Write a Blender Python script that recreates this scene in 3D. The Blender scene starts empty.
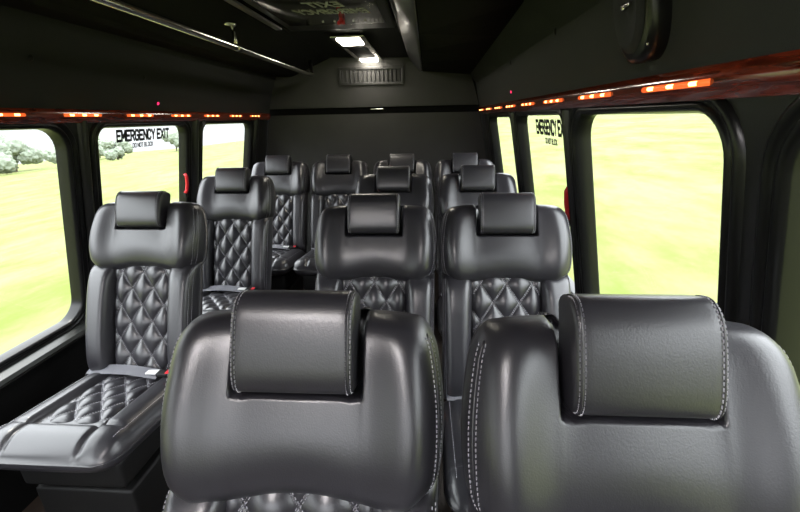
import bpy, bmesh, math, random
from mathutils import Vector, Matrix
random.seed(7)
HC = 1.37            # eye height above the floor
sc = bpy.context.scene
col = sc.collection
PI = math.pi

# ------------------------------------------------------------------ materials
def mat(name, base=(.5,.5,.5), rough=.5, metal=0, emit=None, es=0, coat=0, spec=.5, bump=0, bscale=300, var=0, vscale=8, sheen=0):
    m = bpy.data.materials.new(name); m.use_nodes = True
    nt = m.node_tree; b = nt.nodes['Principled BSDF']
    b.inputs['Base Color'].default_value = (*base, 1)
    b.inputs['Roughness'].default_value = rough
    b.inputs['Metallic'].default_value = metal
    b.inputs['Specular IOR Level'].default_value = spec
    b.inputs['Coat Weight'].default_value = coat
    b.inputs['Coat Roughness'].default_value = .08
    b.inputs['Sheen Weight'].default_value = sheen
    if emit:
        b.inputs['Emission Color'].default_value = (*emit, 1); b.inputs['Emission Strength'].default_value = es
    tc = nt.nodes.new('ShaderNodeTexCoord')
    if bump:
        n = nt.nodes.new('ShaderNodeTexNoise'); n.inputs['Scale'].default_value = bscale; n.inputs['Detail'].default_value = 3
        nt.links.new(tc.outputs['Object'], n.inputs['Vector'])
        bp = nt.nodes.new('ShaderNodeBump'); bp.inputs['Strength'].default_value = bump; bp.inputs['Distance'].default_value = .002
        nt.links.new(n.outputs['Fac'], bp.inputs['Height']); nt.links.new(bp.outputs['Normal'], b.inputs['Normal'])
    if var:
        n = nt.nodes.new('ShaderNodeTexNoise'); n.inputs['Scale'].default_value = vscale; n.inputs['Detail'].default_value = 4
        nt.links.new(tc.outputs['Object'], n.inputs['Vector'])
        r = nt.nodes.new('ShaderNodeMapRange'); r.inputs['To Min'].default_value = 1-var; r.inputs['To Max'].default_value = 1+var
        nt.links.new(n.outputs['Fac'], r.inputs['Value'])
        mx = nt.nodes.new('ShaderNodeVectorMath'); mx.operation = 'SCALE'; mx.inputs[0].default_value = base
        nt.links.new(r.outputs[0], mx.inputs['Scale']); nt.links.new(mx.outputs[0], b.inputs['Base Color'])
    return m
M = {}
M['leather'] = mat('black_leather', (.022,.021,.025), .34, spec=.8, bump=.12, bscale=420)
M['quilt'] = mat('quilted_leather', (.022,.021,.025), .32, spec=.8, bump=.1, bscale=420)
M['thread'] = mat('grey_thread', (.50,.49,.53), .6)
M['shell'] = mat('black_plastic', (.006,.006,.006), .55, spec=.3)
M['web'] = mat('grey_webbing', (.30,.30,.33), .55, bump=.3, bscale=900)
M['chrome'] = mat('chrome', (.75,.73,.68), .16, metal=1)
M['fabric'] = mat('dark_headliner', (.018,.0185,.0185), .75, spec=.3, bump=.5, bscale=700, var=.12)
M['fabric_blk'] = mat('black_headliner', (.004,.004,.004), .8, spec=.12, bump=.4, bscale=700)
M['fabric_grey'] = mat('grey_headliner', (.050,.050,.048), .8, spec=.3, bump=.5, bscale=700, var=.1)
M['panel'] = mat('black_wall_plastic', (.012,.012,.012), .32, spec=.5, bump=.1, bscale=200)
M['rubber'] = mat('black_rubber', (.006,.006,.006), .28, spec=.35)
M['gloss'] = mat('gloss_black', (.012,.011,.010), .08, coat=.6)
M['floor'] = mat('dark_floor', (.030,.020,.014), .6, var=.4, vscale=30)
M['red'] = mat('red_plastic', (.65,.02,.03), .35)
M['orange'] = mat('orange_tag', (.75,.22,.04), .6)
M['white'] = mat('white_plastic', (.75,.75,.75), .4)
M['ink'] = mat('black_ink', (.012,.012,.012), .5)
M['amber'] = mat('amber_lens', (.8,.25,.06), .25, emit=(1,.13,.025), es=.9)
M['amber_hot'] = mat('amber_bulb', (1,.7,.4), .25, emit=(1,.40,.12), es=8)
M['lamp'] = mat('lamp_lens', (1,1,1), .3, emit=(1,.92,.78), es=30)
M['led_red'] = mat('red_led', (.8,.02,.1), .3, emit=(1,.02,.12), es=2.5)
M['sill'] = mat('sill_plastic', (.03,.032,.03), .25)
# wood: dark glossy cherry burl
m = mat('cherry_wood', (.10,.018,.010), .14, coat=1.0); nt = m.node_tree; b = nt.nodes['Principled BSDF']
tc = nt.nodes.new('ShaderNodeTexCoord'); mp = nt.nodes.new('ShaderNodeMapping'); mp.inputs['Scale'].default_value = (3,3,26)
nz = nt.nodes.new('ShaderNodeTexNoise'); nz.inputs['Scale'].default_value = 3; nz.inputs['Detail'].default_value = 6; nz.inputs['Distortion'].default_value = 1.6
cr = nt.nodes.new('ShaderNodeValToRGB'); cr.color_ramp.elements[0].position = .3; cr.color_ramp.elements[0].color = (.045,.008,.004,1)
cr.color_ramp.elements[1].position = .7; cr.color_ramp.elements[1].color = (.24,.034,.015,1)
nt.links.new(tc.outputs['Object'], mp.inputs['Vector']); nt.links.new(mp.outputs[0], nz.inputs['Vector'])
nt.links.new(nz.outputs['Fac'], cr.inputs['Fac']); nt.links.new(cr.outputs[0], b.inputs['Base Color'])
M['wood'] = m
# glass pane
m = bpy.data.materials.new('window_glass'); m.use_nodes = True; nt = m.node_tree; nt.nodes.clear()
o = nt.nodes.new('ShaderNodeOutputMaterial'); mix = nt.nodes.new('ShaderNodeMixShader'); tr = nt.nodes.new('ShaderNodeBsdfTransparent')
gl = nt.nodes.new('ShaderNodeBsdfGlossy'); gl.inputs['Roughness'].default_value = .02; mix.inputs[0].default_value = .04
tr.inputs[0].default_value = (.97,.98,.97,1)
nt.links.new(tr.outputs[0], mix.inputs[1]); nt.links.new(gl.outputs[0], mix.inputs[2]); nt.links.new(mix.outputs[0], o.inputs[0])
M['glass'] = m
# grass
m = mat('meadow_grass', (.5,.6,.2), .9, spec=.1); nt = m.node_tree; b = nt.nodes['Principled BSDF']
tc = nt.nodes.new('ShaderNodeTexCoord'); mp = nt.nodes.new('ShaderNodeMapping'); mp.inputs['Scale'].default_value = (1,.45,1)
n1 = nt.nodes.new('ShaderNodeTexNoise'); n1.inputs['Scale'].default_value = .7; n1.inputs['Detail'].default_value = 8; n1.inputs['Roughness'].default_value = .7
cr = nt.nodes.new('ShaderNodeValToRGB')
cr.color_ramp.elements[0].position = .38; cr.color_ramp.elements[0].color = (.098,.128,.026,1)
cr.color_ramp.elements[1].position = .62; cr.color_ramp.elements[1].color = (.152,.155,.070,1)
nt.links.new(tc.outputs['Object'], mp.inputs['Vector']); nt.links.new(mp.outputs[0], n1.inputs['Vector'])
nt.links.new(n1.outputs['Fac'], cr.inputs['Fac']); nt.links.new(cr.outputs[0], b.inputs['Base Color'])
M['grass'] = m
M['leaf'] = mat('hazed_foliage', (.23,.26,.21), 1, spec=0, var=.15, vscale=1.5)  # haze over the distant trees is put into this washed-out leaf colour
M['bark'] = mat('bark', (.16,.13,.10), .9)

# ------------------------------------------------------------------ helpers
def link(name, me, mats, parent=None, smooth=True):
    if not isinstance(mats, (list, tuple)): mats = [mats]
    for k in mats: me.materials.append(k)
    if smooth:
        for p in me.polygons: p.use_smooth = True
    o = bpy.data.objects.new(name, me); col.objects.link(o)
    if parent: o.parent = parent
    return o
def finish(name, bm, mats, parent=None, smooth=True, sharp=None):
    bmesh.ops.recalc_face_normals(bm, faces=bm.faces)
    me = bpy.data.meshes.new(name); bm.to_mesh(me); bm.free()
    o = link(name, me, mats, parent, smooth)
    if sharp: me.set_sharp_from_angle(angle=math.radians(sharp))
    return o
def tag(o, label=None, cat=None, group=None, kind=None):
    if label: o['label'] = label
    if cat: o['category'] = cat
    if group: o['group'] = group
    if kind: o['kind'] = kind
    return o
def empty(name, loc):
    o = bpy.data.objects.new(name, None); col.objects.link(o); o.location = loc; o.empty_display_size = .1
    return o
def box(bm, c, s, bev=0, mi=0, rot=None):
    r = bmesh.ops.create_cube(bm, size=1)
    for v in r['verts']:
        v.co = Vector((v.co.x*s[0], v.co.y*s[1], v.co.z*s[2]))
    if bev:
        e = set(x for v in r['verts'] for x in v.link_edges)
        rr = bmesh.ops.bevel(bm, geom=list(e), offset=bev, segments=3, affect='EDGES', profile=.6)
        vs = set(v for f in rr['faces'] for v in f.verts) | set(v for v in r['verts'] if v.is_valid)
        # gather the connected island
        seen = set(vs); st = list(vs)
        while st:
            v = st.pop()
            for e2 in v.link_edges:
                w = e2.other_vert(v)
                if w not in seen: seen.add(w); st.append(w)
        vs = seen
    else: vs = set(r['verts'])
    mtx = Matrix.Translation(Vector(c)) @ (rot.to_4x4() if rot else Matrix.Identity(4))
    for v in vs: v.co = mtx @ v.co
    for f in set(f for v in vs for f in v.link_faces): f.material_index = mi
def tube(bm, pts, r, n=12, closed=False, cap=True, mi=0):
    pts = [Vector(p) for p in pts]; rings = []
    N = len(pts)
    up = None
    for i, p in enumerate(pts):
        if closed: t = pts[(i+1) % N]-pts[i-1]
        else: t = pts[min(i+1, N-1)]-pts[max(i-1, 0)]
        t.normalize()
        if up is None:
            up = Vector((0,0,1)) if abs(t.z) < .9 else Vector((1,0,0))
        a = t.cross(up).normalized(); b_ = a.cross(t).normalized(); up = b_
        rings.append([bm.verts.new(p+a*math.cos(2*PI*k/n)*r+b_*math.sin(2*PI*k/n)*r) for k in range(n)])
    for i in range(N if closed else N-1):
        A, B = rings[i], rings[(i+1) % N]
        for k in range(n):
            f = bm.faces.new((A[k], A[(k+1) % n], B[(k+1) % n], B[k])); f.material_index = mi
    if cap and not closed:
        bm.faces.new(rings[0][::-1]).material_index = mi; bm.faces.new(rings[-1]).material_index = mi
def grid_solid(bm, F, B, av, bv, mi=0):
    """closed pad from a front surface F(a,b) and a back surface B(a,b) that meet at the rim"""
    fr = [[bm.verts.new(F(a, b)) for b in bv] for a in av]
    bk = [[bm.verts.new(B(a, b)) for b in bv] for a in av]
    na, nb = len(av), len(bv)
    for i in range(na-1):
        for j in range(nb-1):
            bm.faces.new((fr[i][j], fr[i+1][j], fr[i+1][j+1], fr[i][j+1])).material_index = mi
            bm.faces.new((bk[i][j], bk[i][j+1], bk[i+1][j+1], bk[i+1][j])).material_index = mi
    for i in range(na-1):
        bm.faces.new((fr[i][0], bk[i][0], bk[i+1][0], fr[i+1][0])).material_index = mi
        bm.faces.new((fr[i][-1], fr[i+1][-1], bk[i+1][-1], bk[i][-1])).material_index = mi
    for j in range(nb-1):
        bm.faces.new((fr[0][j], fr[0][j+1], bk[0][j+1], bk[0][j])).material_index = mi
        bm.faces.new((fr[-1][j], bk[-1][j], bk[-1][j+1], fr[-1][j+1])).material_index = mi
def stitches(bm, P, path, mi=1, step=.0068, ln=.0044, w=.0010, lift=.0006):
    """little thread dashes along a path (a,b) on surface P"""
    pts = []
    e = 1e-3
    for a, b in path:
        p = P(a, b); n = (P(a+e, b)-P(a-e, b)).cross(P(a, b+e)-P(a, b-e))
        if n.length < 1e-12: continue
        n.normalize(); pts.append((p, n))
    acc = 0; nxt = step*.5
    for (p, n), (q, n2) in zip(pts, pts[1:]):
        d = (q-p).length
        while acc+d >= nxt and d > 1e-9:
            t = (nxt-acc)/d; c = p.lerp(q, t); nn = n.lerp(n2, t).normalized(); tt = (q-p).normalized(); s = nn.cross(tt).normalized()
            if FLIP[0]: nn = -nn
            vs = []
            for (x, y, z) in ((-1,-1,0),(1,-1,0),(1,1,0),(-1,1,0)):
                vs.append(bm.verts.new(c+tt*x*ln/2+s*y*w/2+nn*(-.0012)))
            for (x, y, z) in ((-1,-1,0),(1,-1,0),(1,1,0),(-1,1,0)):
                vs.append(bm.verts.new(c+tt*x*ln/2*.8+s*y*w/2*.7+nn*(lift+.0005)))
            for f in ((4,5,6,7),(0,1,5,4),(1,2,6,5),(2,3,7,6),(3,0,4,7)):
                bm.faces.new([vs[k] for k in f]).material_index = mi
            nxt += step
        acc += d
FLIP = [False]
def lin(a, b, n): return [a+(b-a)*i/(n-1) for i in range(n)]
def cosv(n, p=1.0):      # -1..1 denser near both rims
    return [-math.cos(PI*i/(n-1)) for i in range(n)]
def ss(x, a, b):
    t = min(1, max(0, (x-a)/(b-a))); return t*t*(3-2*t)

# ------------------------------------------------------------------ SEAT
AL = math.radians(20.8)
ZT = HC-.315
SA, CA = math.sin(AL), math.cos(AL)
def BP(x, s, n):          # point of the reclined back: across, down the back, out to the front
    return Vector((x, -s*SA-n*CA, ZT-s*CA+n*SA))

def build_seat():
    root = empty('passenger_seat', (0,0,0))
    # --- shoulder bolster
    HW = .222
    def hw(b):            # b -1 top .. +1 bottom
        s = (b+1)/2
        w = .207+.019*math.sin(PI*min(1, max(0, (s-.02)))*.9)
        if b < -.60:
            t = (-.60-b)/.40; w -= .026*(1-math.sqrt(max(0, 1-t*t)))
        if b > .62:
            t = (b-.62)/.38; w -= .042*(1-math.sqrt(max(0, 1-t*t)))
        return w
    def sS(a, b):
        t = (b+1)/2
        top = -.022+.008*abs(a)**4
        top += .016*ss(.47-abs(a), 0, .08)
        bot = .253+.013*(1-math.cos(PI*min(1, abs(a)*1.15)))/2*1.3-.018*ss(abs(a), .75, 1)
        return top+(bot-top)*t
    def E(a, b):
        return max(0, 1-abs(a)**9)**.45*max(0, 1-abs(b)**7)**.42
    def shF(a, b):
        x = a*hw(b); s = sS(a, b)
        e = E(a, b)
        H = .026+.027*math.exp(-((abs(a)-.82)/.22)**2)*(.55+.45*math.sin(PI*min(1, (b+1)/2*1.05)))+.020*ss(b, -.9, .5)
        H -= .010*math.exp(-(a/.5)**2)*ss(b, .2, 1)
        n = -.045+(H+.045)*e
        rc = (1-ss(abs(x), .0955, .1035))*(1-ss(s, .091, .099))
        n -= .045*rc
        return BP(x, s, n)
    def shB(a, b):
        x = a*hw(b); return BP(x, sS(a, b), -.045-.040*E(a, b))
    av = sorted(set([round(v, 5) for v in cosv(46)]+[round(k*q, 5) for k in (-1, 1) for q in (.43,.445,.455,.465,.475,.485,.495,.505,.52)]))
    bv = sorted(set([round(v, 5) for v in cosv(36)]+[-.22,-.20,-.18,-.16,-.14,-.12,-.10,-.24]))
    bm = bmesh.new(); grid_solid(bm, shF, shB, av, bv)
    for sg in (-1, 1):
        for k in (.938, .972):
            FLIP[0] = False
            stitches(bm, shF, [(sg*k, b) for b in lin(-.80, .93, 120)])
    sh = finish('shoulder_pad', bm, [M['leather'], M['thread']], root)
    # piping lines on the side seams
    for sg in (-1, 1):
        bm = bmesh.new()
        tube(bm, [shF(sg*.955, b) for b in lin(-.82, .93, 40)], .0016, 6)
        finish('seam_piping', bm, M['leather'], sh)
    # --- headrest : loft of a rounded profile
    def prof(k, N, inset):   # (s, n) loop
        t = 2*PI*k/N
        c, s_ = math.cos(t), math.sin(t)
        ex = .42
        px = math.copysign(abs(c)**ex, c); py = math.copysign(abs(s_)**ex, s_)
        s = .0175+px*(.0715-inset); n = .022+py*(.036-inset)
        # the top rolls back, the face is slightly bowed
        if s < -.01: n -= ((-.01-s)/.045)**2*.012
        n += .004*math.cos((s-.02)/.075*PI/2)*(1 if py > 0 else 0)
        return s, n
    N = 48
    xs = [-.0915,-.0905,-.088,-.084,-.079]+lin(-.070, .070, 9)+[.079,.084,.088,.0905,.0915]
    def ins(x):
        d = .0915-abs(x)
        return .010*(1-math.sqrt(max(0, 1-(1-min(1, d/.012))**2)))
    bm = bmesh.new(); rings = []
    for x in xs:
        rings.append([bm.verts.new(BP(x, *prof(k, N, ins(x)))) for k in range(N)])
    for A, B in zip(rings, rings[1:]):
        for k in range(N): bm.faces.new((A[k], A[(k+1) % N], B[(k+1) % N], B[k]))
    bm.faces.new(rings[0]); bm.faces.new(rings[-1][::-1])
    def hrF(a, b):        # a across, b along the loop fraction
        return BP(a, *prof(b*N, N, ins(a)))
    for sg in (-1, 1):
        for xx in (.0872, .0815):
            FLIP[0] = True
            stitches(bm, hrF, [(sg*xx, b) for b in lin(.02, .49, 120)])
    FLIP[0] = False
    hd = finish('headrest', bm, [M['leather'], M['thread']], root, sharp=60)
    for sg in (-1, 1):
        bm = bmesh.new()
        tube(bm, [hrF(sg*.0845, b) for b in lin(.0, .5, 40)], .0016, 6)
        finish('seam_piping', bm, M['leather'], hd)
    # --- lower side bolsters
    for sg in (-1, 1):
        def bc(b):
            t = (b+1)/2; return .163+.002*math.sin(PI*t), .053-.006*t
        def lF(a, b, sg=sg):
            c, w = bc(b); t = (b+1)/2; s = .225+.455*t
            e = max(0, 1-abs(a)**4.5)**.5*max(0, 1-abs(b)**8)**.5
            n = -.03+(.082+.012*math.sin(PI*t))*e
            return BP(sg*(c+w*a), s, n)
        def lB(a, b, sg=sg):
            c, w = bc(b); s = .225+.455*(b+1)/2
            return BP(sg*(c+w*a), s, -.03-.03*max(0, 1-a**4)**.5*max(0, 1-b**8)**.5)
        bm = bmesh.new(); grid_solid(bm, lF, lB, cosv(20), cosv(26))
        FLIP[0] = (sg < 0)
        for k in (.80, .90): stitches(bm, lF, [(k, b) for b in lin(-.9, .95, 80)])
        FLIP[0] = False
        finish('back_bolster', bm, [M['leather'], M['thread']], root)
    # --- quilted back panel
    CW, CH = .088, .132
    def dia(x, s, cw=CW, ch=CH):
        u, v = x/cw+s/ch, x/cw-s/ch
        return (abs(math.sin(PI*u))*abs(math.sin(PI*v)))**.5
    def qF(a, b):
        t = (b+1)/2; x = a*(.126-.012*t); s = .225+.46*t
        e = max(0, 1-abs(a)**10)**.5*max(0, 1-abs(b)**14)**.5
        return BP(x, s, -.01+(.018+.004*math.sin(PI*t)+.017*dia(x, s))*e)
    def qB(a, b):
        t = (b+1)/2; return BP(a*(.126-.012*t), .225+.46*t, -.03)
    bm = bmesh.new(); grid_solid(bm, qF, qB, lin(-1, 1, 67), lin(-1, 1, 117))
    def diastitch(bm, F, smin, smax, xw, inv, cw, ch, off=.0028):
        for fam in (1, -1):
            for k in range(-14, 15):
                for o_ in (-off, off):
                    path = []
                    for x in lin(-xw, xw, 50):
                        s = fam*(k-(x+o_)/cw)*ch
                        if smin < s < smax: path.append(inv(x, s))
                    if len(path) > 3: stitches(bm, F, path, step=.0075, ln=.0042, w=.0011)
    def invb(x, s):
        t = (s-.225)/.46; return x/(.126-.012*t), 2*t-1
    diastitch(bm, qF, .235, .675, .110, invb, CW, CH)
    finish('quilted_back_panel', bm, [M['quilt'], M['thread']], root)
    # --- back shell
    def kF(a, b):
        t = (b+1)/2; return BP(a*.200, .03+.69*t, -.025)
    def kB(a, b):
        t = (b+1)/2; e = max(0, 1-a**6)**.4*max(0, 1-b**8)**.4
        return BP(a*.200, .03+.69*t, -.025-.065*e)
    bm = bmesh.new(); grid_solid(bm, kF, kB, cosv(14), cosv(14)); finish('back_shell', bm, M['shell'], root)
    # --- cushion
    Y0, Y1, CT = -.235, -.695, HC-.930
    def cw_(b):
        w = .219
        if b > .68:
            t = (b-.68)/.32; w -= .055*(1-math.sqrt(max(0, 1-t*t)))
        return w
    def cP(a, b):
        return a*cw_(b), Y0+(Y1-Y0)*(b+1)/2
    def ctop(x, y):
        h = 0
        h += .020*ss(abs(x), .112, .135)*(1-.5*ss(abs(x), .16, .22))          # side bolsters
        h = max(h, .018*ss(-y, .572, .592))                                    # front roll
        h -= .014*math.exp(-((abs(x)-.118)/.006)**2)*ss(-y, .26, .30)*(1-ss(-y, .66, .70))
        h -= .010*math.exp(-((-y-.578)/.006)**2)*(1-ss(abs(x), .17, .20))
        h -= .040*ss(-y, .60, .71)**1.6
        return h+.12*(-y-.26)
    def cF(a, b):
        x, y = cP(a, b); e = max(0, 1-abs(a)**9)**.45*max(0, 1-abs(b)**12)**.45
        return Vector((x, y, CT-.045+.12*(-y-.26)*(1-e)+(.045+ctop(x, y))*e))
    def cB(a, b):
        x, y = cP(a, b); e = max(0, 1-abs(a)**6)**.4*max(0, 1-abs(b)**10)**.4
        return Vector((x, y, CT-.045+.12*(-y-.26)-.055*e))
    bm = bmesh.new(); grid_solid(bm, cF, cB, lin(-1, 1, 61), lin(-1, 1, 61))
    FLIP[0] = True
    for sg in (-1, 1): stitches(bm, cF, [(sg*.88, b) for b in lin(-.9, .7, 90)])
    FLIP[0] = False
    cu = finish('seat_cushion', bm, [M['leather'], M['thread']], root)
    bm = bmesh.new()
    path = [Vector((a*cw_(b)*1.004, Y0+(Y1-Y0)*(b+1)/2, CT-.047+.12*(-(Y0+(Y1-Y0)*(b+1)/2)-.26))) for a, b in
            [(-1, b) for b in lin(-.95, .999, 30)]+[(a, 1) for a in lin(-.97, .97, 16)]+[(1, b) for b in lin(.999, -.95, 30)]]
    tube(bm, path, .0035, 6); finish('seam_piping', bm, M['leather'], cu)
    def q2(a, b):
        x = a*.113; y = -.262-.306*(b+1)/2
        e = max(0, 1-abs(a)**10)**.5*max(0, 1-abs(b)**14)**.5
        return Vector((x, y, CT-.010+.12*(-y-.26)+(.008+.015*dia(x, -y, .088, .110))*e))
    def q2b(a, b): return Vector((a*.113, -.262-.306*(b+1)/2, CT-.03+.12*.306*(b+1)/2))
    bm = bmesh.new(); grid_solid(bm, q2, q2b, lin(-1, 1, 61), lin(-1, 1, 75))
    def inv2(x, s): return x/.113, 2*(s-.262)/.306-1
    FLIP[0] = True
    diastitch(bm, q2, .270, .560, .106, inv2, .088, .110)
    FLIP[0] = False
    finish('quilted_seat_panel', bm, [M['quilt'], M['thread']], root)
    # --- skirt and pedestal down to the floor
    bm = bmesh.new(); box(bm, (0, -.43, CT-.115), (.350, .38, .11), .02); finish('cushion_skirt', bm, M['shell'], root)
    bm = bmesh.new(); box(bm, (0, -.42, (CT-.2)/2), (.34, .36, CT-.2), .012)
    finish('pedestal', bm, M['shell'], root)
    # --- belt lying across the rear of the cushion with its buckle
    bm = bmesh.new()
    W = .022; pts = [Vector((x, -.275-.018*math.sin(x*9+.6), CT+.026+.010*math.cos(x*14))) for x in lin(-.20, .11, 26)]
    va = [bm.verts.new(p+Vector((0, W*.9, .010))) for p in pts]; vb = [bm.verts.new(p-Vector((0, W, .004))) for p in pts]
    for i in range(len(pts)-1): bm.faces.new((va[i], va[i+1], vb[i+1], vb[i]))
    r = bmesh.ops.solidify(bm, geom=bm.faces[:], thickness=.002)
    be = finish('seat_belt', bm, M['web'], root)
    bm = bmesh.new(); box(bm, (.135, -.292, CT+.033), (.058, .032, .014), .004); bu = finish('belt_buckle', bm, M['shell'], root)
    bm = bmesh.new(); box(bm, (.150, -.293, CT+.041), (.016, .022, .005), .001); lp = bmesh.new(); box(lp, (.085, -.290, CT+.036), (.045, .026, .006), .002); tag(finish('latch_plate', lp, M['white'], be), 'pale latch plate')
    tag(finish('release_button', bm, M['red'], bu), 'red button')
    return root

def copy_tree(o, parent=None):
    c = o.copy(); col.objects.link(c)
    if parent: c.parent = parent
    for ch in list(o.children): copy_tree(ch, c)
    return c
seat = build_seat()
XL, XD, XA, XB = -1.121, -.676, -.188, .277
seats = [
 (XA-.001, .534, 1.015, 'black leather seat nearest the camera on the left, wide shoulder pad fully in view'),
 (XB-.012, .484, 1.034, 'black leather seat nearest the camera on the right, cut off by the right frame edge'),
 (XA, 1.419, 1, 'black leather seat of the middle column, directly behind the big front left seat'),
 (XB, 1.419, 1, 'black leather seat beside the large right window, directly behind the big front right seat'),
 (XA, 2.274, 1, 'third black seat back in the middle column, only headrest and shoulders showing'),
 (XB, 2.274, 1, 'third black seat back in the right column, only headrest and shoulders showing'),
 (XA, 3.069, 1, 'rear row seat second from the right wall, mostly hidden behind the middle column'),
 (XB, 3.069, 1, 'rear row seat in the right corner, mostly hidden behind the right column'),
 (XD+.012, 3.069, 1, 'rear row seat second from the left wall with quilted back partly visible'),
 (XL-.01, 3.069, 1, 'rear row seat in the left corner, diamond quilted back visible past the single seats'),
 (XL, 1.516, 1, 'nearest single seat along the left wall, its whole quilted cushion and grey belt in view'),
 (XL, 2.294, 1, 'second single seat along the left wall, standing between emergency window and aisle'),
]
for i, (x, y, zs, lb) in enumerate(seats):
    o = seat if i == 0 else copy_tree(seat)
    o.location = (x, y, 0); o.scale = (.96 if i == 0 else .95 if i == 1 else 1.03 if i == 3 else 1, 1, zs)
    tag(o, lb, 'seat', 'black leather passenger seats')
# small orange label between the front pair
bm = bmesh.new(); box(bm, (0,0,0), (.004,.012,.03), .001)
t = finish('fabric_tag', bm, M['orange'], None)
t.parent = [o for o in col.objects if o.parent is None and o.get('label', '').startswith('black leather seat of the middle column')][0]
t.location = (.2235, -.30, HC-.945)
t['label'] = 'orange fabric tag'

# ------------------------------------------------------------------ SHELL
YR, YF = 3.55, -1.45
def xl(z): return -1.36+.2*z                       # z relative to the eye
def xr(z, y): return .4875-.0125*y-.19*z
def WL(y, z, d=0): return Vector((xl(z)+d, y, z+HC))        # d = into the cabin
def WR(y, z, d=0): return Vector((xr(z, y)-d, y, z+HC))
def rrect(y0, y1, z0, z1, r, n=7):
    P = []
    for cy, cz, a0 in ((y1-r, z1-r, 0), (y0+r, z1-r, 90), (y0+r, z0+r, 180), (y1-r, z0+r, 270)):
        for k in range(n+1):
            a = math.radians(a0+90*k/n); P.append((cy+r*math.cos(a), cz+r*math.sin(a)))
    return P
ZB = -.86
winL = [(.50, 1.500, -.800, -.012, .085), (1.650, 2.310, -.80, -.016, .055), (2.475, 3.19, -.80, -.016, .055), (-1.25, .32, -.80, -.012, .085)]
winR = [(.710, 1.400, -.70, .000, .080), (1.500, 2.22, -.70, .000, .050), (2.36, 3.10, -.70, -.008, .045), (-.35, .590, -.70, .000, .085)]
def holed(name, outer, holes, T, thick, m, parent=None):
    """wall plate with rounded openings: outline filled as a 2D curve, then bent onto the wall"""
    cu = bpy.data.curves.new(name, 'CURVE'); cu.dimensions = '2D'; cu.fill_mode = 'BOTH'
    for P in [outer]+holes:
        sp = cu.splines.new('POLY'); sp.points.add(len(P)-1); sp.use_cyclic_u = True
        for q, (a, b) in zip(sp.points, P): q.co = (a, b, 0, 1)
    cu.extrude = 1
    to = bpy.data.objects.new('tmp', cu); col.objects.link(to)
    me = bpy.data.meshes.new_from_object(to.evaluated_get(bpy.context.evaluated_depsgraph_get()))
    bpy.data.objects.remove(to); bpy.data.curves.remove(cu)
    for v in me.vertices: v.co = T(v.co.x, v.co.y, 0 if v.co.z > 0 else -thick)
    me.name = name
    me.materials.clear()
    o = link(name, me, m, parent, smooth=False)
    return o
def quads(bm, P, Q, thick=None):
    pass
# --- left wall: window plate, upper headliner panel, lower panel as one object
def structure(o): o['kind'] = 'structure'; return o
def join(objs):
    a = objs[0]; bm = bmesh.new()
    mats = []
    for o in objs:
        base = len(mats); idx = []
        for mm in o.data.materials:
            if mm not in mats: mats.append(mm)
            idx.append(mats.index(mm))
        me = o.data.copy()
        for p in me.polygons: p.material_index = idx[p.material_index]
        bm.from_mesh(me); bpy.data.meshes.remove(me)
    nm = a.name
    for o in objs: bpy.data.objects.remove(o)
    me = bpy.data.meshes.new(nm); bm.to_mesh(me); bm.free()
    return link(nm, me, mats, None, False)
def prism(name, sec, y0, y1, m, sec2=None, smooth=False):
    """closed cross-section [(x,z)..] swept from y0 to y1"""
    bm = bmesh.new(); A = [bm.verts.new((x, y0, z+HC)) for x, z in sec]; B = [bm.verts.new((x, y1, z+HC)) for x, z in (sec2 or sec)]
    n = len(A)
    for k in range(n): bm.faces.new((A[k], A[(k+1) % n], B[(k+1) % n], B[k]))
    bm.faces.new(A[::-1]); bm.faces.new(B)
    return finish(name, bm, m, None, smooth)
FL = -HC
a = holed('wall_left', [(YF, ZB), (YR, ZB), (YR, .07), (YF, .07)], [rrect(*w) for w in winL], WL, .05, M['panel'])
b = prism('wl2', [(xl(ZB)-.05, ZB), (xl(ZB)+.0, ZB), (xl(ZB)+.008, ZB-.03), (xl(ZB)+.02, FL), (xl(ZB)-.05, FL)], YF, YR, M['fabric_blk'])
c = prism('wl3', [(xl(.052)-.05, .052), (xl(.052)+.002, .052), (-1.30, .20), (-1.25, .335), (-1.25, .40), (-1.40, .40)], YF, YR, M['fabric'])
wall_left = structure(join([a, b, c])); wall_left.name = 'wall_left'
a = holed('wall_right', [(YF, ZB), (YR, ZB), (YR, .08), (YF, .08)], [rrect(*w) for w in winR], lambda y, z, d: WR(y, z, d), .05, M['panel'])
def edge(y):
    t = 3.55-max(1.45, y); return .341+.042*t, .318+.088*t
def rsec(y):
    ex, ez = edge(y)
    return [(xr(.068, y)+.05, .068), (xr(.068, y)-.002, .068), (xr(.255, y)-.006, .255), (ex, ez), (ex, .60), (.62, .60)]
RY = [YF, .4, 1.0, 1.45, 2.0, 2.5, 3.0, YR]
def sweep(name, secf, m):
    bm = bmesh.new(); rings = [[bm.verts.new((x, y, z+HC)) for x, z in secf(y)] for y in RY]; n = len(rings[0])
    for A, B in zip(rings, rings[1:]):
        for k in range(n): bm.faces.new((A[k], A[(k+1) % n], B[(k+1) % n], B[k]))
    bm.faces.new(rings[0][::-1]); bm.faces.new(rings[-1]); return finish(name, bm, m, None, False)
b = sweep('wr3', rsec, mat('charcoal_headliner', (.030,.031,.030), .75, spec=.3, bump=.5, bscale=700, var=.12))
c = prism('wr2', [(xr(ZB, 0)+.06, ZB), (xr(ZB, 0), ZB), (xr(ZB, 0)-.02, FL), (xr(ZB, 0)+.06, FL)], YF, YR, M['fabric_blk'])
wall_right = structure(join([a, b, c])); wall_right.name = 'wall_right'
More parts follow.
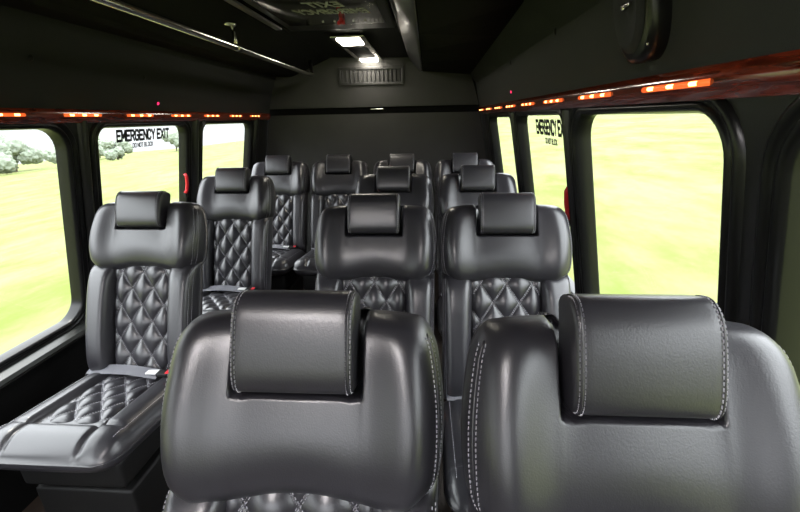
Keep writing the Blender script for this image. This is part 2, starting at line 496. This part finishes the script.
# sill ledge on the left under the windows
s = prism('trim_3', [(xl(ZB)-.01, -.825), (xl(-.825)+.004, -.825), (xl(-.83)+.045, -.842), (xl(-.83)+.052, -.855), (xl(-.83)+.045, -.868), (xl(ZB)-.01, -.868)], YF+.01, YR-.01, M['sill']); structure(s)
# floor
bm = bmesh.new(); box(bm, (-.5, (YR+YF)/2, -.03), (2.5, YR-YF+.2, .06)); structure(finish('floor', bm, M['floor'], smooth=False))
# ceiling with raised centre channel
def csec(y):
    return [(-1.44, .345), (-1.25, .335), (-1.136, .330), (-1.10, .338), (-.80, .460), (-.785, .468), (-.145, .452), (-.132, .440), (-.050, .358), (-.036, .350), edge(y), (.64, edge(y)[1]+.01), (.64, .68), (-1.44, .68)]
c = sweep('ceiling', csec, M['fabric_blk']); structure(c)
# satin cheek on the right side of the channel
c = prism('trim_4', [(-.142, .449), (-.134, .436), (-.052, .354), (-.040, .346), (-.046, .343), (-.058, .351), (-.142, .434), (-.149, .447)], .4, YR-.035, mat('satin_panel', (.05,.05,.055), .3), smooth=True); structure(c)
# rear wall: lower panel, dark slot, trapezoid header
back = prism('wr', [(-1.44, .68), (.62, .68), (.42, .30), (xr(0, YR)+.02, 0), (xr(-.9, YR)+.03, -.9), (xr(-.9, YR)+.03, FL), (xl(-.9)-.03, FL), (xl(-.9)-.03, -.9), (xl(0)-.02, 0), (-1.30, .30)], YR+.02, YR+.08, M['fabric_blk'])
low = prism('lowp', [(xl(.03)+.01, .035), (xr(.03, YR)-.01, .035), (xr(-.9, YR), -.9), (xr(-.9, YR), FL), (xl(-.9), FL), (xl(-.9), -.9)], YR-.01, YR+.03, M['fabric_grey'])
hdr = prism('hdrp', [(-1.345, .088), (.42, .090), (.345, .330), (-.036, .356), (-.130, .455), (-.785, .472), (-1.10, .342), (-1.26, .338)], YR-.02, YR+.03, M['fabric_grey'])
wr = join([back, low, hdr]); wr.name = 'wall_rear'; structure(wr)
# rear slot latch and ledge
bm = bmesh.new(); box(bm, (-.42, YR+.003, HC+.072), (.11, .02, .012), .003); structure(finish('trim_5', bm, M['chrome']))
# front wall with windscreen
a = holed('wall_front', [(-1.60, FL), (.70, FL), (.70, .5), (-1.60, .5)], [rrect(-1.30, .36, -.62, .30, .12)], lambda x, z, d: Vector((x, YF+d, z+HC)), .05, M['panel'])
structure(a)

# --- windows: gasket, lip and pane, with lettering on the exits
def window(name, W, w, parts=True):
    y0, y1, z0, z1, r = w
    P = rrect(y0, y1, z0, z1, r, 8)
    bm = bmesh.new()
    # gasket as a swept stepped profile (offset outward from the opening, into the cabin)
    cy, cz = (y0+y1)/2, (z0+z1)/2
    secs = [(-.003, -.045), (-.003, -.004), (.002, .006), (.010, .010), (.016, .006), (.019, .002), (.024, .008), (.032, .011), (.040, .007), (.044, -.002)]
    rings = []
    for off, d in secs:
        Q = rrect(y0-off, y1+off, z0-off, z1+off, r+off, 8)
        rings.append([bm.verts.new(W(y, z, d)) for y, z in Q])
    n = len(P)
    for A, B in zip(rings, rings[1:]):
        for k in range(n): bm.faces.new((A[k], A[(k+1) % n], B[(k+1) % n], B[k]))
    root = finish(name, bm, M['rubber']); structure(root)
    bm = bmesh.new()
    Q = rrect(y0-.01, y1+.01, z0-.01, z1+.01, r, 8)
    f = [bm.verts.new(W(y, z, -.040)) for y, z in Q]; g = [bm.verts.new(W(y, z, -.045)) for y, z in Q]
    bm.faces.new(f); bm.faces.new(g[::-1])
    for k in range(n): bm.faces.new((f[k], g[k], g[(k+1) % n], f[(k+1) % n]))
    finish('glass_pane', bm, M['glass'], root, smooth=False)
    return root
nwin = 1; W_ = {}
for w in winL: W_['L%d' % nwin] = window('window_%d' % nwin, WL, w); nwin += 1
for w in winR: W_['R%d' % (nwin-4)] = window('window_%d' % nwin, WR, w); nwin += 1
# pillar covers between the windows: rounded ribs
k = 1
def pillar(W, y, wd):
    global k
    bm = bmesh.new(); rings = []
    for z in (-.80, -.03, -.005, .012):
        rings.append([bm.verts.new(W(y+wd*t, z, .022*math.cos(t*PI/2)**.6-.001)) for t in lin(-1, 1, 9)])
    for A, B in zip(rings, rings[1:]):
        for j in range(8): bm.faces.new((A[j], A[j+1], B[j+1], B[j]))
    for e in ((0),(8)):
        pass
    o = finish('trim_%d' % (10+k), bm, M['panel']); structure(o); k += 1
for y, wd in ((1.575, .022), (2.392, .03), (3.29, .04), (.40, .04)): pillar(WL, y, wd)
for y, wd in ((1.450, .010), (2.29, .025), (3.22, .06)): pillar(WR, y, wd)

def text_mesh(s, size, bold=.0):
    cu = bpy.data.curves.new('t', 'FONT'); cu.body = s; cu.size = size; cu.extrude = .0006; cu.offset = bold; cu.align_x = 'CENTER'; cu.align_y = 'CENTER'
    to = bpy.data.objects.new('tmp', cu); col.objects.link(to)
    me = bpy.data.meshes.new_from_object(to.evaluated_get(bpy.context.evaluated_depsgraph_get()))
    bpy.data.objects.remove(to); bpy.data.curves.remove(cu); me.materials.clear()
    return me
GL = {'E': [[(1,1),(0,1),(0,0),(1,0)],[(0,.5),(.85,.5)]], 'M': [[(0,0),(0,1),(.5,.30),(1,1),(1,0)]], 'R': [[(0,0),(0,1),(.75,1),(1,.85),(1,.62),(.75,.47),(0,.47)],[(.55,.47),(1,0)]],
 'G': [[(1,.82),(.8,1),(.2,1),(0,.8),(0,.2),(.2,0),(.8,0),(1,.2),(1,.48),(.55,.48)]], 'N': [[(0,0),(0,1),(1,0),(1,1)]], 'C': [[(1,.8),(.8,1),(.2,1),(0,.8),(0,.2),(.2,0),(.8,0),(1,.2)]],
 'Y': [[(0,1),(.5,.48),(1,1)],[(.5,.48),(.5,0)]], 'X': [[(0,0),(1,1)],[(0,1),(1,0)]], 'I': [[(.5,0),(.5,1)]], 'T': [[(0,1),(1,1)],[(.5,1),(.5,0)]], 'D': [[(0,0),(0,1),(.7,1),(1,.75),(1,.25),(.7,0),(0,0)]],
 'O': [[(.2,0),(0,.2),(0,.8),(.2,1),(.8,1),(1,.8),(1,.2),(.8,0),(.2,0)]], 'B': [[(0,0),(0,1),(.8,1),(.95,.78),(.8,.52),(0,.52)],[(.8,.52),(1,.27),(.8,0),(0,0)]], 'L': [[(0,1),(0,0),(1,0)]], 'K': [[(0,0),(0,1)],[(1,1),(0,.42)],[(.3,.58),(1,0)]]}
def lettering(name, s, W, yc, zc, width, height, sign, parent, dep, m, bold=.27):
    """block capitals built from heavy strokes, each letter one unit high"""
    adv = sum(.34 if c == ' ' else .34 if c == 'I' else .80 for c in s)-.22
    kx = width/adv; x0 = -adv/2; bm = bmesh.new(); k = 0
    for c in s:
        if c == ' ': x0 += .34; continue
        lw = .12 if c == 'I' else .58
        for line in GL[c]:
            P = [Vector((x0+.02+px*lw, (py-.5)*.84)) for px, py in line]
            for a, b in zip(P, P[1:]):
                d = (b-a).normalized(); n = Vector((-d.y, d.x))*bold*.42; e = d*bold*.32; k += 1
                lo = []; hi = []
                for q in (a-e-n, b+e-n, b+e+n, a-e+n):
                    y, z = yc+sign*q.x*kx, zc+q.y*height
                    lo.append(bm.verts.new(W(y, z, dep))); hi.append(bm.verts.new(W(y, z, dep+.0008+.00003*(k % 3))))
                bm.faces.new(hi)
                for t in range(4): bm.faces.new((lo[t], lo[(t+1) % 4], hi[(t+1) % 4], hi[t]))
        x0 += .34 if c == 'I' else .80
    return finish(name, bm, m, parent, smooth=False)
lettering('exit_lettering', 'EMERGENCY EXIT', WL, 2.005, -.056, .385, .052, 1, W_['L2'], -.039, M['ink'])
lettering('exit_lettering', 'DO NOT BLOCK', WL, 1.99, -.103, .150, .022, 1, W_['L2'], -.039, M['ink'], .22)
lettering('exit_lettering', 'EMERGENCY EXIT', WR, 1.80, -.052, .42, .062, -1, W_['R2'], -.039, M['ink'])
lettering('exit_lettering', 'DO NOT BLOCK', WR, 1.80, -.108, .16, .024, -1, W_['R2'], -.039, M['ink'], .22)
# red release handles on the emergency windows
def handle(W, y, z0, z1, label, w=.018):
    root = empty('release_handle', W(y, z0, .0)); 
    inv = Matrix.Translation(-root.location)
    bm = bmesh.new()
    tube(bm, [inv @ W(y-.004, z0, .004), inv @ W(y, z0+.015, .012), inv @ W(y-.002, (z0+z1)/2, .015), inv @ W(y-.008, z1-.015, .013), inv @ W(y-.010, z1, .004)], w/2, 10)
    finish('grip', bm, M['red'], root)
    bm = bmesh.new(); box(bm, inv @ W(y, z0-.012, .006), (.014, .022, .03), .003); finish('bracket', bm, M['shell'], root)
    tag(root, label, 'handle', 'window release handles'); return root
handle(WL, 2.290, -.400, -.285, 'red release handle at the rear edge of the left emergency exit window')
handle(WR, 1.497, -.370, -.250, 'red release handle at the near edge of the right emergency exit window')

# --- wood trims with amber marker lights
def woodtrim(name, W, z0, z1):
    bm = bmesh.new(); rings = []
    ys = lin(.0, YR-.022, 60) if True else 0
    ys = [YF+.02]+ys
    for y in ys:
        r = []
        for t in lin(0, 1, 9):
            z = z0+(z1-z0)*t; d = .006+.016*math.sin(PI*(.12+.80*t))**.8
            r.append(bm.verts.new(W(y, z, d)))
        r.append(bm.verts.new(W(y, z1, -.004))); r.append(bm.verts.new(W(y, z0, -.004)))
        rings.append(r)
    n = len(rings[0])
    for A, B in zip(rings, rings[1:]):
        for j in range(n): bm.faces.new((A[j], A[(j+1) % n], B[(j+1) % n], B[j]))
    bm.faces.new(rings[0]); bm.faces.new(rings[-1][::-1])
    o = finish(name, bm, M['wood'], sharp=40); structure(o); return o
woodtrim('trim_1', WL, .004, .053); woodtrim('trim_2', WR, .018, .070)
def marker(W, y, z, L, label, grp):
    root = empty('marker_light', W(y, z-.006, .018)); lo = root.location
    bm = bmesh.new()
    tube(bm, [W(yy, z, .0225)-lo for yy in lin(y-L/2, y+L/2, 6)], .0055, 8); finish('lens', bm, M['amber'], root)
    for q in (-.33, 0, .33):
        bm = bmesh.new()
        tube(bm, [W(y+q*L+e, z, .0262)-lo for e in (-.009, -.004, .004, .009)], .0038, 8); finish('bulb', bm, M['amber_hot'], root)
    tag(root, label, 'light', grp)
ordn = ['nearest', 'second', 'third', 'fourth', 'fifth', 'sixth', 'seventh', 'eighth', 'ninth']
for i in range(8):
    y = 1.235+.328*i
    if y > 3.5: break
    marker(WL, y, .032, .175, 'amber light strip in the left wood trim, %s from the front' % ordn[i], 'amber lights in the left trim')
for i in range(8):
    y = .822+.355*i
    if y > 3.54: break
    marker(WR, y, .044, .20, 'amber light strip in the right wood trim, %s from the front' % ordn[i], 'amber lights in the right trim')

# --- small wall fittings
def sphere_cap(bm, c, r, flat=.4, ax=Vector((1,0,0)), n=12):
    q = ax.to_track_quat('Z', 'Y').to_matrix()
    rs = []
    for i in range(5):
        a = PI/2*i/4.0
        rs.append([bm.verts.new(Vector(c)+q @ Vector((r*math.cos(a)*math.cos(2*PI*k/n)+0, r*math.cos(a)*math.sin(2*PI*k/n), r*flat*math.sin(a)))) for k in range(n)] if i < 4 else [bm.verts.new(Vector(c)+q @ Vector((0,0,r*flat)))])
    for i in range(3):
        for k in range(n): bm.faces.new((rs[i][k], rs[i][(k+1) % n], rs[i+1][(k+1) % n], rs[i+1][k]))
    for k in range(n): bm.faces.new((rs[3][k], rs[3][(k+1) % n], rs[4][0]))
    bm.faces.new(rs[0][::-1])
def upL(y, z):   # point on the upper left panel
    if z < .2: return Vector((xl(.045)+.004+(-1.30-xl(.045)-.004)*(z-.045)/(.155), y, z+HC))
    return Vector((-1.30+.05*(z-.20)/.135, y, z+HC))
def upR(y, z):
    p = rsec(y)
    if z < .255: t = (z-.068)/.187; x = p[1][0]+(p[2][0]-p[1][0])*t
    else: t = (z-.255)/(p[3][1]-.255); x = p[2][0]+(p[3][0]-p[2][0])*t
    return Vector((x, y, z+HC))
def fitting(name, p, ax, r, m, label, cat, grp=None, flat=.5):
    bm = bmesh.new(); sphere_cap(bm, (0,0,0), r, flat, ax); o = finish(name, bm, m); o.location = p-ax*.001; tag(o, label, cat, grp)
axL = Vector((.93,0,-.36)).normalized(); axR = Vector((-.97,0,-.2)).normalized()
fitting('wall_button', upL(1.37, .207), axL, .011, M['shell'], 'round black button on the upper left panel, nearest the front', 'button', 'buttons on the left panel')
fitting('wall_button', upL(1.93, .195), axL, .011, M['shell'], 'round black button on the upper left panel, above the emergency exit window', 'button', 'buttons on the left panel')
fitting('indicator_light', upL(2.045, .088), axL, .007, M['led_red'], 'tiny red indicator light above the left wood trim', 'light')

# ------------------------------------------------------------------ camera (needed for nothing but the view)
F_, P_, Y_, R_ = 400.2, .333, .071, .020
r0 = Vector((math.cos(Y_), math.sin(Y_), 0)); f0 = Vector((-math.sin(Y_)*math.cos(P_), math.cos(Y_)*math.cos(P_), -math.sin(P_))); u0 = r0.cross(f0)
Rv = r0*math.cos(R_)-u0*math.sin(R_); Uv = r0*math.sin(R_)+u0*math.cos(R_)
cam = bpy.data.cameras.new('camera'); co = bpy.data.objects.new('camera', cam); col.objects.link(co)
cam.sensor_width = 36; cam.lens = 36*F_/800; cam.clip_start = .02; cam.clip_end = 1000
mtx = Matrix((( Rv.x, Uv.x, -f0.x, 0), (Rv.y, Uv.y, -f0.y, 0), (Rv.z, Uv.z, -f0.z, HC), (0,0,0,1)))
co.matrix_world = mtx; sc.camera = co

def fr(y, z): return upR(y, z)
fitting('wall_button', fr(1.50, .255), axR, .012, M['shell'], 'round black button on the upper right panel, nearest the speaker', 'button', 'buttons on the right panel')
fitting('wall_button', fr(2.20, .246), axR, .012, M['shell'], 'round black button on the upper right panel, middle of three', 'button', 'buttons on the right panel')
fitting('wall_button', fr(3.40, .254), axR, .012, M['shell'], 'round black button on the upper right panel, nearest the rear wall', 'button', 'buttons on the right panel')
fitting('indicator_light', fr(2.28, .115), axR, .0075, M['led_red'], 'tiny red indicator light above the right wood trim', 'light')
# --- speaker on the right upper panel
def speaker(yc, zc):
    p = fr(yc, zc)
    root = empty('wall_speaker', p)
    tz = (fr(yc, zc+.03)-fr(yc, zc-.03)).normalized(); ty = (fr(yc+.05, zc)-fr(yc-.05, zc)).normalized(); nn = ty.cross(tz).normalized()
    if nn.x > 0: nn = -nn
    def Pt(u, v, d): return ty*u+tz*v+nn*d
    bm = bmesh.new(); rings = []
    A, B = .070, .112
    for k, (sc_, d) in enumerate(((1, -.02), (1, .018), (.97, .030), (.90, .036), (.86, .037))):
        r = []
        for j in range(40):
            t = 2*PI*j/40; c, s = math.cos(t), math.sin(t)
            r.append(bm.verts.new(Pt(A*sc_*math.copysign(abs(c)**.75, c), B*sc_*math.copysign(abs(s)**.75, s), d)))
        rings.append(r)
    for a_, b_ in zip(rings, rings[1:]):
        for j in range(40): bm.faces.new((a_[j], a_[(j+1) % 40], b_[(j+1) % 40], b_[j]))
    bm.faces.new(rings[0]); bm.faces.new(rings[-1][::-1])
    finish('housing', bm, M['rubber'], root, sharp=50)
    bm = bmesh.new(); rings = []
    for rr, d in ((1, .036), (.96, .044), (.85, .048), (.6, .042), (.3, .038), (.12, .040)):
        rings.append([bm.verts.new(Pt(.056*rr*math.cos(2*PI*j/32)+.005, .090*rr*math.sin(2*PI*j/32), d)) for j in range(32)])
    for a_, b_ in zip(rings, rings[1:]):
        for j in range(32): bm.faces.new((a_[j], a_[(j+1) % 32], b_[(j+1) % 32], b_[j]))
    bm.faces.new(rings[0]); bm.faces.new(rings[-1][::-1])
    finish('grille', bm, mat('speaker_grille', (.02,.02,.02), .55, bump=1, bscale=1400), root, sharp=60)
    bm = bmesh.new(); c = Pt(.0, .0, .045)
    rot = Matrix((ty, tz, nn)).transposed()
    box(bm, c, (.026, .007, .008), .002, rot=rot.to_3x3()); box(bm, Pt(.012, -.001, .045), (.011, .012, .009), .003, rot=rot.to_3x3())
    tag(finish('badge', bm, M['chrome'], root), 'small silver badge')
    bm = bmesh.new(); sphere_cap(bm, Pt(-.052, -.080, .036), .004, .4, nn); finish('screw', bm, M['chrome'], root)
    tag(root, 'oval black speaker on the upper right panel above the wood trim', 'speaker')
speaker(.925, .208)

# --- grab rail along the left of the ceiling channel
root = empty('grab_rail', (-.88, 1.8, HC+.32))
bm = bmesh.new(); lo = root.location
tube(bm, [Vector((-.88, y, HC+.320))-lo for y in lin(.35, 3.27, 12)]+[Vector((-.882, 3.30, HC+.328))-lo, Vector((-.886, 3.31, HC+.345))-lo, Vector((-.89, 3.31, HC+.425))-lo], .015, 14)
finish('rail', bm, M['chrome'], root)
for yb in (2.02, .9):
    bm = bmesh.new(); tube(bm, [Vector((-.885, yb, HC+.322))-lo, Vector((-.888, yb, HC+.36))-lo, Vector((-.892, yb, HC+.426))-lo], .009, 10)
    tube(bm, [Vector((-.905, yb, HC+.412))-lo, Vector((-.905, yb, HC+.425))-lo], .030, 14)
    tube(bm, [Vector((-.88, yb-.022, HC+.320))-lo, Vector((-.88, yb+.022, HC+.320))-lo], .016, 12)
    finish('bracket', bm, M['chrome'], root)
tag(root, 'long polished metal grab rail running under the left ceiling', 'rail')

# --- roof hatch
root = empty('roof_hatch', (-.43, 1.7, HC+.45)); lo = root.location
bm = bmesh.new(); box(bm, (0, 0, -.004), (.54, 1.16, .036), .012); finish('frame', bm, M['rubber'], root)
bm = bmesh.new(); box(bm, (0, -.05, -.020), (.46, .98, .012), .004); finish('mirror_panel', bm, M['gloss'], root)
bm = bmesh.new()
for x in (-.052, .002, .090, .145):
    sphere_cap(bm, (x-.0, .385-.012, -.026), .0055, .5, Vector((0,0,-1)))
finish('screws', bm, M['white'], root)
bm = bmesh.new(); box(bm, (.045, .33, -.034), (.018, .055, .020), .005); tube(bm, [(.045, .345, -.03), (.035, .30, -.048), (.045, .27, -.05)], .008, 8)
tag(finish('release_knob', bm, M['red'], root), 'red knob')
def WH(y, z, d): return Vector((y, z, -.0262-d))
def hatchtext(s, xc, yc, w, h):
    me = text_mesh(s, 1, .01); xs = [v.co.x for v in me.vertices]; ys = [v.co.y for v in me.vertices]
    cx, cy = (max(xs)+min(xs))/2, (max(ys)+min(ys))/2
    for v in me.vertices:
        x = (v.co.x-cx)*w/(max(xs)-min(xs)); y = (v.co.y-cy)*h/(max(ys)-min(ys)); x += y*.25
        v.co = Vector((xc-x*-1*-1, yc-y*-1*-1, -.0268-(.0008 if v.co.z > 0 else 0)))
    # seen from below, read when facing the front of the van
    for v in me.vertices: v.co.x = 2*xc-v.co.x
    for v in me.vertices: v.co.x = 2*xc-v.co.x
    me.name = 'exit_lettering'; return link('exit_lettering', me, mat('etched_text', (.45,.45,.42), .5), root, False)
hatchtext('EMERGENCY', .03, .19, .30, .075); hatchtext('EXIT', .02, .08, .14, .075)
bm = bmesh.new(); box(bm, (.285, .10, -.004), (.014, 1.30, .020), .004); tag(finish('side_rail', bm, M['chrome'], root), 'bright metal side rail')
bm = bmesh.new(); box(bm, (-.355, .0, .004), (.035, 1.30, .010), .004); finish('edge_strip', bm, mat('grey_strip', (.10,.10,.12), .3), root)
tag(root, 'dark glossy roof hatch with red knob in the ceiling channel', 'hatch')
# --- dome lamp behind the hatch
root = empty('dome_lamp', (-.462, 3.15, HC+.452)); lo = root.location
bm = bmesh.new(); box(bm, (0, 0, -.004), (.20, 1.20, .018), .006); finish('housing', bm, M['chrome'], root)
bm = bmesh.new(); box(bm, (0, .0, -.012), (.13, .50, .008), .003); finish('middle_panel', bm, M['shell'], root)
for yc, L in ((-.485, .19), (.42, .30)):
    bm = bmesh.new(); box(bm, (0, yc, -.016), (.135, L, .016), .006); finish('lens', bm, M['lamp'], root)
for yc in (-.45, .42): pass
tag(root, 'rectangular ceiling lamp with two glowing lenses above the rear vent', 'lamp')
for yc in (2.72, 3.44):
    la = bpy.data.lights.new('dome_light', 'AREA'); la.energy = 1.4; la.shape = 'RECTANGLE'; la.size = .14; la.size_y = .2; la.color = (1,.93,.82)
    lo_ = bpy.data.objects.new('dome_light', la); col.objects.link(lo_); lo_.location = (-.455, yc if yc < 3 else 3.42, HC+.425)
root = empty('dome_lamp', (-.455, -.55, HC+.452))  # added fill lamp, unseen behind the camera, to brighten the seat fronts
bm = bmesh.new(); box(bm, (0, 0, -.004), (.20, .90, .018), .006); finish('housing', bm, M['chrome'], root)
for yc in (-.27, .27):
    bm = bmesh.new(); box(bm, (0, yc, -.016), (.165, .28, .016), .006); finish('lens', bm, M['lamp'], root)
tag(root, 'added fill lamp at the front of the ceiling channel, out of view above the camera', 'lamp')
la = bpy.data.lights.new('dome_light', 'AREA'); la.energy = 14; la.shape = 'RECTANGLE'; la.size = .16; la.size_y = .8; la.color = (.94,.90,1)  # area light of the added front fill
lo_ = bpy.data.objects.new('dome_light', la); col.objects.link(lo_); lo_.location = (-.455, -.55, HC+.42)
# --- vent grille in the rear header
root = empty('vent_grille', (-.457, YR-.022, HC+.262)); 
bm = bmesh.new()
for c, s in (((0,0,.004),(.53,.016,.022)), ((0,0,.120),(.53,.016,.022)), ((-.255,0,.062),(.020,.016,.12)), ((.255,0,.062),(.020,.016,.12))): box(bm, c, s, .003)
finish('frame', bm, mat('vent_frame', (.03,.03,.03), .4), root)
bm = bmesh.new(); box(bm, (0, .012, .062), (.50, .006, .11)); finish('backing', bm, M['fabric_blk'], root)
for i in range(15):
    bm = bmesh.new(); box(bm, (-.235+i*.0336, .003, .062), (.007, .014, .105), rot=Matrix.Rotation(.4, 3, 'Z')); finish('slat', bm, mat('vent_slat', (.012,.012,.012), .4) if i == 0 else bpy.data.materials['vent_slat'], root, smooth=False)
tag(root, 'rectangular air vent with vertical slats in the rear header', 'vent')

# ------------------------------------------------------------------ OUTSIDE
def terrain():
    bm = bmesh.new()
    xs = [-160,-120,-90,-70,-55,-40,-28,-18,-10,-4,0,4,10,18,30,45,70,110,160]; ys = [-80,-40,-20,-8,0,6,12,20,35,60,100,160]
    def h(x, y):
        if x < 0: z = -.65-.080*max(0, -x-2)
        else: z = -.65+.10*max(0, x-3)
        z += .35*math.sin(x*.13+1)*math.sin(y*.11)*min(1, abs(x)/20)
        return z
    g = [[bm.verts.new((x, y, h(x, y))) for y in ys] for x in xs]
    for i in range(len(xs)-1):
        for j in range(len(ys)-1): bm.faces.new((g[i][j], g[i+1][j], g[i+1][j+1], g[i][j+1]))
    o = finish('ground', bm, M['grass']); structure(o); return h
H = terrain()
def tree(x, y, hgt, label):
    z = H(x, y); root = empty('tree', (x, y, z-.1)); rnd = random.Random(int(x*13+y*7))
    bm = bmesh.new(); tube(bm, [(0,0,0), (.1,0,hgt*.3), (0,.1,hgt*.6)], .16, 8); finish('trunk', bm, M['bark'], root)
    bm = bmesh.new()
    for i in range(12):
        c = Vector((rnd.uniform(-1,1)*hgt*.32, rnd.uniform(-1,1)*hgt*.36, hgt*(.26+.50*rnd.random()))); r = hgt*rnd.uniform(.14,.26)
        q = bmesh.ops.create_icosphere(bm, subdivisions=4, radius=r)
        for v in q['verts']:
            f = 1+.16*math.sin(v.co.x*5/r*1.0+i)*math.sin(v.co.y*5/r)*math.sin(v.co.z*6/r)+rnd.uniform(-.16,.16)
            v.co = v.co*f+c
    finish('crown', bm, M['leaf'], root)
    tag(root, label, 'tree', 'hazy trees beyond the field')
desc = ['seen through the near left window, closest to its front edge', 'seen through the near left window, second from the frame edge', 'seen in the middle of the near left window',
        'seen right of centre in the near left window', 'seen at the rear edge of the near left window', 'seen at the left edge of the emergency exit window', 'seen left under the exit lettering', 'seen at the rear edge of the left emergency exit window']
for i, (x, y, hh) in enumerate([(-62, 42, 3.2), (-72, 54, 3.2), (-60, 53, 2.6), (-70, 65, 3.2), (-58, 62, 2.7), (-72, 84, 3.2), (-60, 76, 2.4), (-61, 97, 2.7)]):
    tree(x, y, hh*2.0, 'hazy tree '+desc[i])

# ------------------------------------------------------------------ light
w = bpy.data.worlds.new('sky'); sc.world = w; w.use_nodes = True; nt = w.node_tree
bg = nt.nodes['Background']; bg.inputs[0].default_value = (.92,.95,1,1)
# overcast sky: milky at the horizon, brightest overhead
tc = nt.nodes.new('ShaderNodeTexCoord'); sx = nt.nodes.new('ShaderNodeSeparateXYZ'); mr = nt.nodes.new('ShaderNodeMapRange')
mr.interpolation_type = 'SMOOTHSTEP'; mr.inputs['From Min'].default_value = .02; mr.inputs['From Max'].default_value = .40
mr.inputs['To Min'].default_value = 1.45; mr.inputs['To Max'].default_value = 9.0
nt.links.new(tc.outputs['Generated'], sx.inputs[0]); nt.links.new(sx.outputs['Z'], mr.inputs['Value']); nt.links.new(mr.outputs[0], bg.inputs[1])
su = bpy.data.lights.new('sun', 'SUN'); su.energy = 3; su.angle = .05; su.color = (1,.96,.88)
so = bpy.data.objects.new('sun', su); col.objects.link(so); so.rotation_euler = (math.radians(-22), math.radians(-12), 0)
vs = sc.view_settings; vs.view_transform = 'Standard'; vs.look = 'None'; vs.exposure = 0; vs.gamma = 1; vs.use_curve_mapping = False
